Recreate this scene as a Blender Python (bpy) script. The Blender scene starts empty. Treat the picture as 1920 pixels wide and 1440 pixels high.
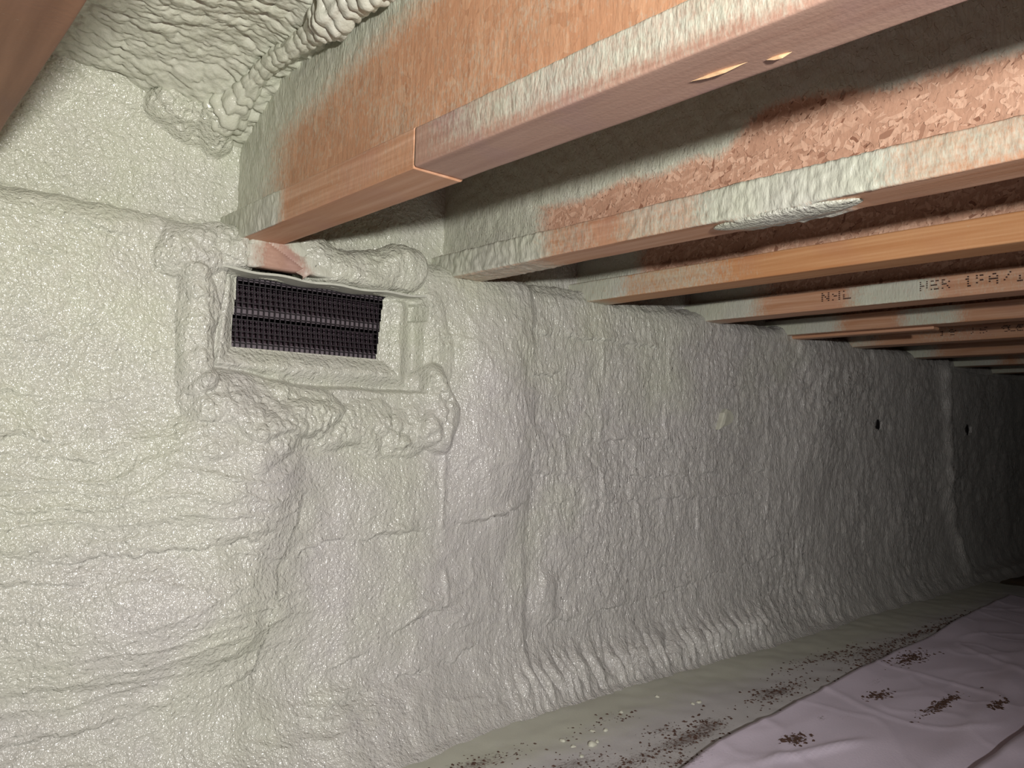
import bpy, bmesh, math, random
import numpy as np
from mathutils import Matrix, Vector

random.seed(7)
rng = np.random.default_rng(7)
scene = bpy.context.scene
col = scene.collection

# ------------------------------------------------------------------ camera
cam_d = bpy.data.cameras.new('camera')
cam_d.sensor_width = 36.0
cam_d.lens = 1494.5 * 36.0 / 1920.0
cam_d.clip_start = 0.02
cam = bpy.data.objects.new('camera', cam_d)
right = Vector((0.75396527, -0.65642162, 0.02543682))
down = Vector((0.05344786, 0.02270482, -0.99831248))
fwd = Vector((0.65473636, 0.75405248, 0.05220298))
cam.matrix_world = Matrix(((right.x, -down.x, -fwd.x, 0),
                           (right.y, -down.y, -fwd.y, 0),
                           (right.z, -down.z, -fwd.z, 0),
                           (0, 0, 0, 1)))
col.objects.link(cam)
scene.camera = cam

# ------------------------------------------------------------------ world, lamp, exposure
world = bpy.data.worlds.new('crawlspace_dark')
scene.world = world
world.use_nodes = True
world.node_tree.nodes['Background'].inputs[0].default_value = (0.9, 0.95, 0.9, 1)
world.node_tree.nodes['Background'].inputs[1].default_value = 0.004

lamp_d = bpy.data.lights.new('work_lamp', 'SPOT')
lamp_d.energy = 136.0
lamp_d.spot_size = math.radians(113)
lamp_d.spot_blend = 1.0
lamp_d.color = (1.0, 0.972, 0.93)
lamp_d.shadow_soft_size = 0.022
lamp = bpy.data.objects.new('work_lamp', lamp_d)
lamp.location = (0.03, -0.5, 0.13)
lamp.rotation_euler = Vector((0.40, 0.91, 0.03)).to_track_quat('-Z', 'Y').to_euler()
col.objects.link(lamp)

vs = scene.view_settings
vs.view_transform = 'Standard'
vs.look = 'None'
vs.exposure = 0.0
vs.gamma = 1.0
vs.use_curve_mapping = False

# ------------------------------------------------------------------ numpy noise
_P = np.arange(512); rng.shuffle(_P); _P = np.concatenate([_P, _P, _P])
_A = rng.random(512) * 2 * np.pi
_GX, _GY = np.cos(_A), np.sin(_A)
_RA, _RB, _RC = rng.random(512), rng.random(512), rng.random(512)

def hsh(i, j, s):
    return _P[(_P[(i + s * 37) & 511] + j) & 511]

def pn(x, y, s=0):
    """2D gradient noise, about -1..1"""
    xi = np.floor(x).astype(np.int64); yi = np.floor(y).astype(np.int64)
    xf = x - xi; yf = y - yi
    u = xf * xf * xf * (xf * (xf * 6 - 15) + 10)
    v = yf * yf * yf * (yf * (yf * 6 - 15) + 10)
    def g(a, b):
        h = hsh(xi + a, yi + b, s)
        return _GX[h] * (xf - a) + _GY[h] * (yf - b)
    n0 = g(0, 0) * (1 - u) + g(1, 0) * u
    n1 = g(0, 1) * (1 - u) + g(1, 1) * u
    return (n0 * (1 - v) + n1 * v) * 1.5

def fbm(x, y, s=0, o=3):
    t = 0; a = 1; f = 1
    for k in range(o):
        t = t + a * pn(x * f, y * f, s + k * 5); a *= 0.5; f *= 2.03
    return t

def lumps(x, y, s=0):
    """rounded bubbles, 0..1 (cellular domes)"""
    xi = np.floor(x).astype(np.int64); yi = np.floor(y).astype(np.int64)
    best = np.full(x.shape, 9.0)
    for a in (-1, 0, 1):
        for b in (-1, 0, 1):
            h = hsh(xi + a, yi + b, s)
            dx = xi + a + _RA[h] - x; dy = yi + b + _RB[h] - y
            best = np.minimum(best, (dx * dx + dy * dy) / (0.55 + 0.6 * _RC[h]))
    return np.sqrt(np.clip(1 - best, 0, 1))

def sst(a, b, x):
    t = np.clip((x - a) / (b - a), 0, 1)
    return t * t * (3 - 2 * t)

def seg_dist(x, z, poly):
    d = np.full(x.shape, 9.0); along = np.zeros(x.shape); acc = 0
    for (x0, z0), (x1, z1) in zip(poly[:-1], poly[1:]):
        L = math.hypot(x1 - x0, z1 - z0)
        t = np.clip(((x - x0) * (x1 - x0) + (z - z0) * (z1 - z0)) / (L * L), 0, 1)
        dd = np.hypot(x - x0 - t * (x1 - x0), z - z0 - t * (z1 - z0))
        m = dd < d
        along = np.where(m, acc + t * L, along); d = np.minimum(d, dd); acc += L
    return d, along

# ------------------------------------------------------------------ mesh helpers
def link(name, me, mat=None, parent=None, smooth=True):
    o = bpy.data.objects.new(name, me)
    col.objects.link(o)
    if mat: me.materials.append(mat)
    if parent: o.parent = parent
    if smooth and len(me.polygons):
        me.polygons.foreach_set('use_smooth', np.ones(len(me.polygons), dtype=bool))
    return o

def grid_mesh(name, V, keep=None, attr=None, wrap=False, flip=False):
    n, m = V.shape[:2]
    I = np.arange(n * m).reshape(n, m)
    if wrap:
        J = np.roll(I, -1, axis=1)
        q = np.stack([I[:-1], J[:-1], J[1:], I[1:]], -1)
    else:
        q = np.stack([I[:-1, :-1], I[:-1, 1:], I[1:, 1:], I[1:, :-1]], -1)
    q = q.reshape(-1, 4)
    if keep is not None: q = q[keep.reshape(-1)]
    if flip: q = q[:, ::-1]
    me = bpy.data.meshes.new(name)
    me.vertices.add(n * m)
    me.vertices.foreach_set('co', V.reshape(-1).astype(np.float32))
    me.loops.add(len(q) * 4); me.polygons.add(len(q))
    me.loops.foreach_set('vertex_index', q.reshape(-1).astype(np.int32))
    me.polygons.foreach_set('loop_start', np.arange(0, len(q) * 4, 4, dtype=np.int32))
    me.update(calc_edges=True)
    for k, a in (attr or {}).items():
        at = me.attributes.new(k, 'FLOAT', 'POINT')
        at.data.foreach_set('value', a.reshape(-1).astype(np.float32))
    return me

def box_bm(bm, x0, x1, y0, y1, z0, z1, M=None):
    vs_ = [bm.verts.new((x, y, z)) for x in (x0, x1) for y in (y0, y1) for z in (z0, z1)]
    for f in ((0, 1, 3, 2), (4, 6, 7, 5), (0, 4, 5, 1), (2, 3, 7, 6), (0, 2, 6, 4), (1, 5, 7, 3)):
        bm.faces.new([vs_[i] for i in f])
    if M is not None:
        for v in vs_: v.co = M @ v.co
    return vs_

def bm_obj(name, bm, mat, parent=None, smooth=False):
    bmesh.ops.recalc_face_normals(bm, faces=bm.faces)
    me = bpy.data.meshes.new(name); bm.to_mesh(me); bm.free()
    return link(name, me, mat, parent, smooth)

def tag(o, label=None, cat=None, group=None, kind=None):
    if label: o['label'] = label
    if cat: o['category'] = cat
    if group: o['group'] = group
    if kind: o['kind'] = kind
    return o

def empty(name, loc=(0, 0, 0)):
    o = bpy.data.objects.new(name, None); o.location = loc
    o.empty_display_size = 0.05
    col.objects.link(o)
    return o

# ------------------------------------------------------------------ materials
class NT:
    def __init__(s, name):
        s.m = bpy.data.materials.new(name); s.m.use_nodes = True
        s.t = s.m.node_tree; s.b = s.t.nodes['Principled BSDF']
        s.co = s.t.nodes.new('ShaderNodeTexCoord').outputs['Object']
    def n(s, ty, **kw):
        o = s.t.nodes.new(ty)
        for k, v in kw.items(): setattr(o, k, v)
        return o
    def set(s, sock, v):
        if isinstance(v, bpy.types.NodeSocket): s.t.links.new(v, sock)
        else: sock.default_value = v
    def mapn(s, scale, rot=(0, 0, 0), src=None):
        m = s.n('ShaderNodeMapping'); s.set(m.inputs['Vector'], src or s.co)
        m.inputs['Scale'].default_value = scale; m.inputs['Rotation'].default_value = rot
        return m.outputs[0]
    def mapt(s, scale, rot):
        m = s.n('ShaderNodeMapping', vector_type='TEXTURE'); s.set(m.inputs['Vector'], s.co)
        m.inputs['Scale'].default_value = tuple(1 / q for q in scale); m.inputs['Rotation'].default_value = rot
        return m.outputs[0]
    def noise(s, vec, scale, detail=2, rough=0.5, out='Fac'):
        m = s.n('ShaderNodeTexNoise'); s.set(m.inputs['Vector'], vec)
        m.inputs['Scale'].default_value = scale; m.inputs['Detail'].default_value = detail
        m.inputs['Roughness'].default_value = rough
        return m.outputs[out]
    def vor(s, vec, scale, feature='F1', out='Distance'):
        m = s.n('ShaderNodeTexVoronoi', feature=feature); s.set(m.inputs['Vector'], vec)
        m.inputs['Scale'].default_value = scale
        return m.outputs[out]
    def ramp(s, f, stops, interp='LINEAR'):
        m = s.n('ShaderNodeValToRGB'); s.set(m.inputs[0], f); r = m.color_ramp; r.interpolation = interp
        while len(r.elements) < len(stops): r.elements.new(0.5)
        for e, (p, c) in zip(r.elements, stops):
            e.position = p; e.color = (c, c, c, 1) if isinstance(c, (int, float)) else (*c, 1)
        return m.outputs[0]
    def mix(s, f, a, b, blend='MIX'):
        m = s.n('ShaderNodeMix', data_type='RGBA', blend_type=blend)
        s.set(m.inputs['Factor'], f)
        for k, v in ((6, a), (7, b)):
            s.set(m.inputs[k], (*v, 1) if isinstance(v, tuple) and len(v) == 3 else v)
        return m.outputs[2]
    def math(s, op, a, b=0.0, c=0.0, clamp=False):
        m = s.n('ShaderNodeMath', operation=op, use_clamp=clamp)
        s.set(m.inputs[0], a); s.set(m.inputs[1], b); s.set(m.inputs[2], c)
        return m.outputs[0]
    def attr(s, name):
        a = s.n('ShaderNodeAttribute'); a.attribute_name = name
        return a.outputs['Fac']
    def sepz(s, vec, k):
        m = s.n('ShaderNodeSeparateXYZ'); s.set(m.inputs[0], vec); return m.outputs[k]
    def bump(s, h, strength, dist, prev=None):
        m = s.n('ShaderNodeBump'); s.set(m.inputs['Height'], h)
        m.inputs['Strength'].default_value = strength; m.inputs['Distance'].default_value = dist
        if prev: s.set(m.inputs['Normal'], prev)
        return m.outputs[0]
    def fin(s, color, rough=0.5, normal=None, spec=0.5):
        s.set(s.b.inputs['Base Color'], (*color, 1) if isinstance(color, tuple) and len(color) == 3 else color)
        s.set(s.b.inputs['Roughness'], rough)
        s.b.inputs['Specular IOR Level'].default_value = spec
        if normal: s.set(s.b.inputs['Normal'], normal)
        return s.m

FOAM_A = (0.495, 0.51, 0.41)    # pale green
FOAM_B = (0.475, 0.46, 0.44)    # slightly pinkish cream, darkened to paint in lamp falloff along the wall

def foam_color(t):
    n1 = t.noise(t.co, 3.2, 3, 0.6)
    # greener high left and round the vent, greyer further along with falloff painted in
    k = t.math('MULTIPLY_ADD', t.sepz(t.co, 0), 0.18, n1)
    k = t.math('MULTIPLY_ADD', t.sepz(t.co, 2), -0.32, k)
    f = t.ramp(k, [(0.45, 0.0), (0.80, 1.0)])
    c = t.mix(f, FOAM_A, FOAM_B)
    n2 = t.noise(t.co, 38, 1)
    return t.mix(t.ramp(n2, [(0.35, 0.0), (0.7, 0.22)]), c, (0.58, 0.57, 0.51))

def foam_bump(t, amp=1.0, ripples=True):
    peb = t.noise(t.co, 150, 2, 0.5)
    rb = t.math('ABSOLUTE', t.math('SUBTRACT', t.noise(t.co, 105, 0), 0.5))
    h = t.math('MULTIPLY', t.math('MULTIPLY_ADD', rb, 0.9, peb), 0.75)
    if ripples:
        rp = t.n('ShaderNodeTexNoise'); t.set(rp.inputs['Vector'], t.mapn((1, 1, 0.33)))
        rp.inputs['Scale'].default_value = 130; rp.inputs['Detail'].default_value = 2.0; rp.inputs['Distortion'].default_value = 0.9
        f = t.ramp(t.math('MULTIPLY', t.sepz(t.co, 0), 0.5), [(0.40, 0.0), (0.60, 1.0)])
        h = t.mix(f, h, rp.outputs[0])
    fine = t.noise(t.co, 400, 0)
    h = t.math('MULTIPLY_ADD', fine, 0.25, h)
    return t.bump(h, amp, 0.0050)

def make_foam(name, amp=1.0, rough=0.21, ripples=True):
    t = NT(name)
    return t.fin(foam_color(t), rough, foam_bump(t, amp, ripples), 0.65)

M_FOAM = make_foam('sprayed_foam')
M_FOAM_LUMP = make_foam('sprayed_foam_lumpy', 0.30, 0.28, False)

def spray_over(t, wood, wood_n, wood_r=0.55):
    """thin overspray of foam on wood, its amount stored in the 'spray' attribute"""
    sp = t.attr('spray')
    n = t.noise(t.co, 60, 4, 0.62)
    n2 = t.noise(t.mapn((1, 1, 0.5)), 260, 3, 0.7)
    k = t.math('MULTIPLY_ADD', t.math('SUBTRACT', n, 0.5), 0.45, sp)
    k = t.math('MULTIPLY_ADD', t.math('SUBTRACT', n2, 0.5), 1.15, k)
    f = t.ramp(k, [(0.18, 0.0), (0.85, 1.0)])
    c = t.mix(f, wood, foam_color(t))
    b1 = t.noise(t.mapn((1, 1, 0.35)), 230, 2, 0.5)
    h = t.math('MULTIPLY', b1, t.math('MULTIPLY_ADD', sp, 0.9, 0.12))
    nn = t.bump(h, 0.6, 0.003, wood_n)
    return t.fin(c, t.mix(f, (wood_r,) * 3, (0.38,) * 3), nn, 0.45)

def make_lumber(name, base, dark, axis_scale=(14, 0.9, 26)):
    t = NT(name)
    w = t.noise(t.mapn((5, 0.7, 9)), 1.6, 2, 0.5, 'Color')
    vec = t.mix(0.22, t.mapn(axis_scale), w, 'ADD')
    g = t.noise(vec, 3.2, 4, 0.6)
    rings = t.n('ShaderNodeTexWave', wave_type='BANDS', bands_direction='Z')
    t.set(rings.inputs['Vector'], t.mapn((1, 0.12, 1)))
    rings.inputs['Scale'].default_value = 42; rings.inputs['Distortion'].default_value = 9
    rings.inputs['Detail'].default_value = 2; rings.inputs['Detail Scale'].default_value = 0.6
    c = t.mix(t.ramp(g, [(0.35, 0.0), (0.7, 1.0)]), base, dark)
    c = t.mix(t.math('MULTIPLY', rings.outputs['Fac'], 0.35), c, dark)
    kn = t.vor(t.mapn((1, 0.5, 1)), 9, 'F1')
    c = t.mix(t.ramp(kn, [(0.05, 0.75), (0.12, 0.0)]), c, (0.20, 0.075, 0.03))
    st = t.noise(t.co, 7, 3)
    c = t.mix(t.ramp(st, [(0.52, 0.0), (0.72, 0.5)]), c, (dark[0], dark[1] * 1.05, dark[2] * 1.5))
    return spray_over(t, c, t.bump(g, 0.25, 0.002))

M_LUMBER = make_lumber('joist_lumber', (0.585, 0.355, 0.235), (0.427, 0.207, 0.107))
M_LUMBER_ORANGE = make_lumber('joist_lumber_orange', (0.573, 0.311, 0.152), (0.451, 0.201, 0.079))
M_LUMBER_SHADED = make_lumber('joist_lumber_dark', (0.30, 0.150, 0.080), (0.19, 0.085, 0.040))  # dimness of grazing light on the first joist, put into the wood colour
M_LUMBER_MUTED = make_lumber('joist_lumber_dusty', (0.42, 0.27, 0.205), (0.33, 0.195, 0.145))  # duller, greyer tone for the nearest joist and the sill corner

def make_osb(name, big, base, light, dark, flecks=0.8):
    t = NT(name)
    s = 0.55 if big else 1.0
    zst = 7 if big else 26
    hs = []
    for k, r in enumerate((0.35, 1.25, -0.85)):
        if big: r *= 0.12
        vo = t.n('ShaderNodeTexVoronoi', feature='F1'); t.set(vo.inputs['Vector'], t.mapt((20, 95 * s, zst), (r, 0, 0)))
        vo.inputs['Scale'].default_value = 1.5
        hs.append(t.sepz(vo.outputs['Color'], k))
    pick = t.noise(t.co, 75 * s, 1)
    a = t.mix(t.ramp(pick, [(0.46, 0.0), (0.48, 1.0)]), hs[0], hs[1])
    pick2 = t.noise(t.mapn((1, 1, 1), (1, 0, 0)), 85 * s, 1)
    a = t.mix(t.ramp(pick2, [(0.56, 0.0), (0.58, 1.0)]), a, hs[2])
    c = t.ramp(a, [(0.0, dark), (0.10, base), (0.55, base), (0.9, light), (1.0, light)])
    if big: c = t.mix(0.45, c, base)
    g = t.noise(t.mapn((60, 190, 14 if big else 60)), 1.6, 3, 0.65)
    c = t.mix(t.ramp(g, [(0.45, 0.0), (0.75, 0.55)]), c, tuple(x * 0.6 for x in base))
    fl = t.noise(t.mapt((60, 200, 70), (0.7, 0, 0)), 1.3, 1, 0.5)
    c = t.mix(t.ramp(fl, [(0.70, 0.0), (0.74, flecks)]), c, (0.13, 0.055, 0.03))
    return spray_over(t, c, t.bump(a, 0.15 if big else 0.6, 0.002), 0.6)

M_OSB = make_osb('strand_board', False, (0.51, 0.295, 0.20), (0.68, 0.435, 0.31), (0.25, 0.115, 0.07))
M_OSB_BIG = make_osb('strand_board_long', True, (0.512, 0.268, 0.152), (0.61, 0.354, 0.213), (0.378, 0.177, 0.091), 0.2)

def simple(name, color, rough=0.6, nscale=60, namp=0.25, bump=0.2, spec=0.4):
    t = NT(name)
    n = t.noise(t.co, nscale, 3, 0.6)
    c = t.mix(t.ramp(n, [(0.3, 0.0), (0.7, namp)]), color, tuple(x * 0.5 for x in color))
    return t.fin(c, rough, t.bump(n, bump, 0.002), spec)

M_VENT = simple('vent_black_plastic', (0.022, 0.018, 0.022), 0.42, 90, 0.5, 0.3, 0.5)
M_LIP_LIT = simple('vent_lip_plastic', (0.15, 0.125, 0.14), 0.45)  # paler than the louver: light on its front edge painted in
M_LOUVER = simple('vent_louver_plastic', (0.085, 0.06, 0.075), 0.45, 40, 0.6, 0.3, 0.5)
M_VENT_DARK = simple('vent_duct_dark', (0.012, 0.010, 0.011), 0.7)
M_STRIP = simple('vent_flange_pale', (0.50, 0.51, 0.44), 0.5, 80, 0.3)
M_INK = simple('stamp_ink', (0.05, 0.025, 0.02), 0.7)
M_DIRT = simple('dirt_flakes', (0.085, 0.045, 0.032), 0.9, 200, 0.6)
M_CRUMB = simple('foam_crumb', (0.56, 0.56, 0.47), 0.45, 90, 0.15)
M_SPLINTER = simple('wood_splinter', (0.75, 0.50, 0.28), 0.6, 120, 0.3)
M_GROUND = simple('bare_dirt', (0.26, 0.185, 0.125), 0.95, 20, 0.5, 0.8)
M_SUBFLOOR = make_osb('subfloor_board', False, (0.42, 0.24, 0.14), (0.52, 0.32, 0.2), (0.25, 0.12, 0.07))

def make_sheet(name, color, over):
    t = NT(name)
    n = t.noise(t.mapn((1, 1.6, 1)), 5, 4, 0.6)
    c = t.mix(t.ramp(n, [(0.35, 0.0), (0.75, 0.35)]), color, tuple(x * 0.72 for x in color))
    if over:
        o = t.attr('spray'); nn = t.noise(t.co, 26, 4, 0.65)
        k = t.math('MULTIPLY_ADD', t.math('SUBTRACT', nn, 0.5), 0.9, o)
        c = t.mix(t.ramp(k, [(0.2, 0.0), (0.9, 0.9)]), c, (0.53, 0.54, 0.45))
    d = t.attr('dirt'); nd = t.noise(t.mapn((1, 1.8, 1)), 110, 4, 0.75)
    kd = t.math('MULTIPLY_ADD', t.math('SUBTRACT', nd, 0.5), 1.6, d)
    c = t.mix(t.ramp(kd, [(0.35, 0.0), (0.75, 0.9)]), c, (0.10, 0.062, 0.05))
    bm_ = t.noise(t.co, 240, 2)
    return t.fin(c, 0.5, t.bump(bm_, 0.25, 0.0015), 0.4)

M_SHEET_GREY = make_sheet('plastic_sheet_oversprayed', (0.56, 0.545, 0.55), True)
M_SHEET_LILAC = make_sheet('plastic_sheet_lilac', (0.80, 0.72, 0.86), False)

# ------------------------------------------------------------------ wall: foam over foundation, ledge and rim
prof = np.array([(1.205, -0.612), (1.228, -0.602), (1.246, -0.588), (1.266, -0.566), (1.282, -0.53), (1.297, -0.47),
                 (1.300, -0.40), (1.300, 0.24), (1.301, 0.285), (1.312, 0.310), (1.335, 0.320), (1.372, 0.324),
                 (1.380, 0.336), (1.380, 0.66)])
seg = np.hypot(*np.diff(prof, axis=0).T); S = np.concatenate([[0], np.cumsum(seg)])
ds = 0.0023
s_ = np.arange(0, S[-1], ds)
PY = np.interp(s_, S, prof[:, 0]); PZ = np.interp(s_, S, prof[:, 1])
ker = np.ones(7) / 7
def smooth1(a):
    b = np.convolve(np.pad(a, 3, 'edge'), ker, 'valid'); return b
PY = smooth1(smooth1(PY)); PZ = smooth1(smooth1(PZ))
TY = np.gradient(PY); TZ = np.gradient(PZ); L_ = np.hypot(TY, TZ)
NY, NZ = -TZ / L_, TY / L_          # toward the room

xs = [-0.7]
while xs[-1] < 7.0:
    x = xs[-1]
    xs.append(x + (0.006 if x < 0.10 else 0.00185 * (1 + (max(x - 0.25, 0) / 1.35) ** 2)))
xs = np.array(xs)
X, Sg = np.meshgrid(xs, s_, indexing='ij')
Z = np.broadcast_to(PZ, X.shape).copy(); Yp = np.broadcast_to(PY, X.shape)
onwall = sst(1.345, 1.315, Yp) * sst(-0.585, -0.545, Z)
onrim = sst(1.36, 1.378, Yp)
onfoot = sst(-0.47, -0.535, Z)

warp = 0.006 * pn(X * 14, Z * 14, 3)
warp2 = 0.006 * pn(X * 14, Z * 14, 4)
right_side = sst(0.85, 1.3, X)
d = 0.010 * pn(X * 3.1, Z * 3.1, 11) + 0.0045 * pn(X * 9, Z * 9, 12)
d += 0.0018 * pn(X * 32, Z * 26, 13)
# skin texture: fine pebbled on the left, upright ripples on the right
peb = fbm(X * 85, Z * 85, 21, 2)
d += (1 - right_side) * 0.0008 * peb * (0.6 + 0.8 * sst(-0.2, 0.6, pn(X * 5, Z * 5, 22)))
wx = X + 0.010 * pn(X * 22, Z * 16, 24) + 0.03 * pn(X * 4, Z * 5, 25)
fade = 1 / (1 + (X / 3.0) ** 2)
rip = 1 - np.abs(pn(wx * 105, Z * 40, 26)) * 1.6
rip2 = pn(wx * 50, Z * 17, 27)
d += right_side * (0.0028 * rip + 0.0034 * rip2 * (0.5 + sst(1.9, 2.4, X)) + 0.001 * peb) * (0.8 + 0.5 * pn(X * 3, Z * 3, 28))

# large bulges of the foam on the left
def bump_e(cx, cz, rx, rz, amp, p=2.0, ras=1.0):
    global d
    q = ((X - cx + 1.5 * warp) / np.where(X > cx, rx * ras, rx)) ** 2 + ((Z - cz + 1.5 * warp2) / rz) ** 2
    d = d + onwall * amp * np.exp(-q ** p * 0.9)
bump_e(0.535, -0.120, 0.180, 0.110, 0.056, 1.3, 0.55)
bump_e(0.475, -0.315, 0.200, 0.095, 0.060, 1.3, 0.60)
bump_e(0.47, -0.462, 0.16, 0.05, 0.030, 1.3, 0.7)
bump_e(0.80, -0.40, 0.22, 0.16, 0.016, 1.0)
bump_e(0.78, -0.12, 0.14, 0.07, 0.012, 1.0)
bump_e(1.09, 0.03, 0.130, 0.22, 0.032, 1.6, 0.75)
bump_e(1.08, 0.22, 0.13, 0.10, 0.012, 1.2)
bump_e(0.22, 0.20, 0.25, 0.10, 0.008, 1.0)
bump_e(1.245, -0.38, 0.035, 0.055, 0.012)
fold = 1 - np.abs(pn(X * 6 + 0.5 * pn(X * 9, Z * 9, 35), Z * 24 + 0.8 * pn(X * 8, Z * 8, 36), 34)) * 2
d += onwall * (1 - right_side) * 0.0045 * np.clip(fold, 0, 1) ** 3 * sst(-0.1, 0.5, pn(X * 3, Z * 4, 37) + 0.3 * sst(0.0, -0.4, Z))
# panel right of the pilaster bulge, seam ridge far right
d -= onwall * 0.010 * sst(1.17, 1.20, X + warp) * sst(1.9, 1.5, X)
d += onwall * 0.018 * np.exp(-((X - 3.50 - 0.25 * sst(-0.2, -0.6, Z) * 0.6 + warp * 2) / 0.05) ** 2)
d -= onwall * 0.03 * sst(3.53, 3.60, X - 0.15 * sst(-0.2, -0.6, Z))
d += onwall * 0.014 * np.exp(-((X - 2.42 - 0.06 * np.sin(Z * 9) + 2 * warp) / 0.16) ** 2)

CN1 = fbm(X * 30, Z * 30, 31, 3) * 1.5
CN2 = 0.8 + 1.2 * np.clip(pn(X * 11, Z * 11, 32) + 0.5, 0, 1)
CN3 = 0.1 + 1.0 * np.clip(pn(X * 13, Z * 13, 33) + 0.45, 0, 1.3)
def crease(poly, amp, w, noise=0.005, horiz=True):
    """a fold: foam stands proud on one side of the line and dips on the other"""
    global d
    p = np.array(sorted(poly, key=lambda q: q[0 if horiz else 1]))
    a, b = (X, Z) if horiz else (Z, X)
    ia, ib = (0, 1) if horiz else (1, 0)
    c = np.interp(a, p[:, ia], p[:, ib])
    tp = sst(p[0, ia] - 0.02, p[0, ia] + 0.03, a) * sst(p[-1, ia] + 0.02, p[-1, ia] - 0.03, a)
    if p[0, 0] < 0.22 and horiz: tp = sst(p[-1, ia] + 0.02, p[-1, ia] - 0.03, a)
    ww = w * CN2
    t = (b - c + noise * CN1) / ww
    prof_ = np.where(t > 0, np.exp(-t) * sst(-0.05, 0.55, t), -0.55 * np.exp(t * 1.5))
    d = d + onwall * tp * amp * prof_ * CN3

for poly, a, w in [
    ([(0.10, 0.280), (0.24, 0.284), (0.311, 0.281), (0.379, 0.276)], 0.006, 0.010),
    ([(0.10, 0.229), (0.216, 0.231), (0.262, 0.222)], 0.010, 0.012),
    ([(0.10, 0.112), (0.262, 0.105), (0.436, 0.103)], 0.003, 0.008),
    ([(0.10, 0.034), (0.266, 0.024), (0.423, 0.018)], 0.005, 0.010),
    ([(0.10, -0.028), (0.256, -0.037), (0.402, -0.040)], 0.007, 0.012),
    ([(0.10, -0.055), (0.20, -0.058), (0.30, -0.066)], 0.004, 0.008),
    ([(0.10, -0.18), (0.20, -0.191), (0.264, -0.215), (0.371, -0.205), (0.492, -0.198), (0.61, -0.185)], 0.013, 0.016),
    ([(0.10, -0.226), (0.252, -0.244), (0.336, -0.245), (0.42, -0.236)], 0.008, 0.012),
    ([(0.10, -0.28), (0.255, -0.292), (0.286, -0.309)], 0.007, 0.010),
    ([(0.10, -0.455), (0.31, -0.460), (0.382, -0.441), (0.502, -0.432), (0.572, -0.415)], 0.012, 0.014),
    ([(0.458, -0.379), (0.526, -0.386), (0.571, -0.376)], 0.010, 0.012),
    ([(0.10, -0.375), (0.22, -0.39), (0.34, -0.40)], 0.006, 0.012),
    ([(0.531, -0.506), (0.653, -0.516), (0.80, -0.480), (0.984, -0.473), (1.051, -0.441)], 0.012, 0.014),
    ([(0.70, -0.44), (0.82, -0.41), (0.90, -0.37), (1.0, -0.36)], 0.008, 0.014),
    ([(0.631, -0.236), (0.68, -0.213), (0.789, -0.214), (0.947, -0.207)], 0.014, 0.012),
    ([(0.974, -0.203), (1.10, -0.194), (1.19, -0.16)], 0.012, 0.014),
    ([(1.195, 0.206), (1.441, 0.212), (1.625, 0.208)], 0.010, 0.012),
    ([(1.186, -0.027), (1.448, -0.029), (2.162, -0.015)], 0.006, 0.008),
    ([(1.181, 0.116), (1.443, 0.124), (1.671, 0.124)], 0.007, 0.010),
    ([(1.189, -0.106), (1.549, -0.120), (2.163, -0.118)], 0.007, 0.010),
    ([(1.191, -0.170), (1.551, -0.179), (2.164, -0.182)], 0.006, 0.009),
    ([(1.25, -0.44), (1.60, -0.43), (1.92, -0.39), (2.2, -0.37)], 0.007, 0.012),
    ([(0.60, -0.035), (0.75, -0.045), (0.93, -0.052)], 0.006, 0.010),
]:
    crease(poly, a, w)
for poly, a, w in [
    ([(0.632, -0.131), (0.624, -0.176), (0.590, -0.25)], -0.014, 0.014),
    ([(0.590, -0.26), (0.579, -0.351), (0.555, -0.43)], -0.016, 0.014),
    ([(1.174, 0.235), (1.184, 0.046), (1.181, -0.071), (1.190, -0.16)], -0.012, 0.012),
    ([(1.232, -0.33), (1.222, -0.39), (1.25, -0.43)], 0.010, 0.010),
    ([(1.285, -0.33), (1.305, -0.40), (1.30, -0.43)], -0.010, 0.010),
    ([(3.445, 0.279), (3.47, 0.041), (3.495, -0.284), (3.605, -0.50)], 0.012, 0.03),
]:
    crease(poly, a, w, 0.003, False)

def ridge(poly, r, amp):
    sl = slice(int(np.searchsorted(xs, min(p[0] for p in poly) - 0.06)), int(np.searchsorted(xs, max(p[0] for p in poly) + 0.06)))
    q, al = seg_dist(X[sl] + 0.6 * warp[sl], Z[sl] + 0.6 * warp2[sl], poly)
    d[sl] += onwall[sl] * amp * np.exp(-(q / r) ** 2)
for poly in ([(1.422, 0.208), (1.428, 0.131)], [(1.423, 0.042), (1.425, -0.03)], [(1.662, 0.049), (1.665, -0.02)],
             [(1.677, -0.116), (1.667, -0.184)], [(1.561, -0.193), (1.574, -0.273)], [(1.431, -0.111), (1.437, -0.2)],
             [(2.146, 0.064), (2.147, -0.031)], [(2.149, -0.11), (2.136, -0.236)], [(0.946, -0.03), (0.945, -0.2)],
             [(0.957, -0.291), (0.963, -0.355)], [(1.30, -0.03), (1.302, -0.10)], [(1.55, -0.05), (1.553, -0.11)],
             [(1.83, -0.03), (1.83, -0.11)], [(1.80, -0.19), (1.81, -0.26)], [(1.98, 0.10), (1.99, 0.03)],
             [(1.67, 0.20), (1.67, 0.13)], [(2.62, 0.20), (2.62, 0.14)], [(2.70, -0.20), (2.72, -0.27)]):
    ridge(poly, 0.0055 * (1 + 0.25 * poly[0][0]), 0.0036)

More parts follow.
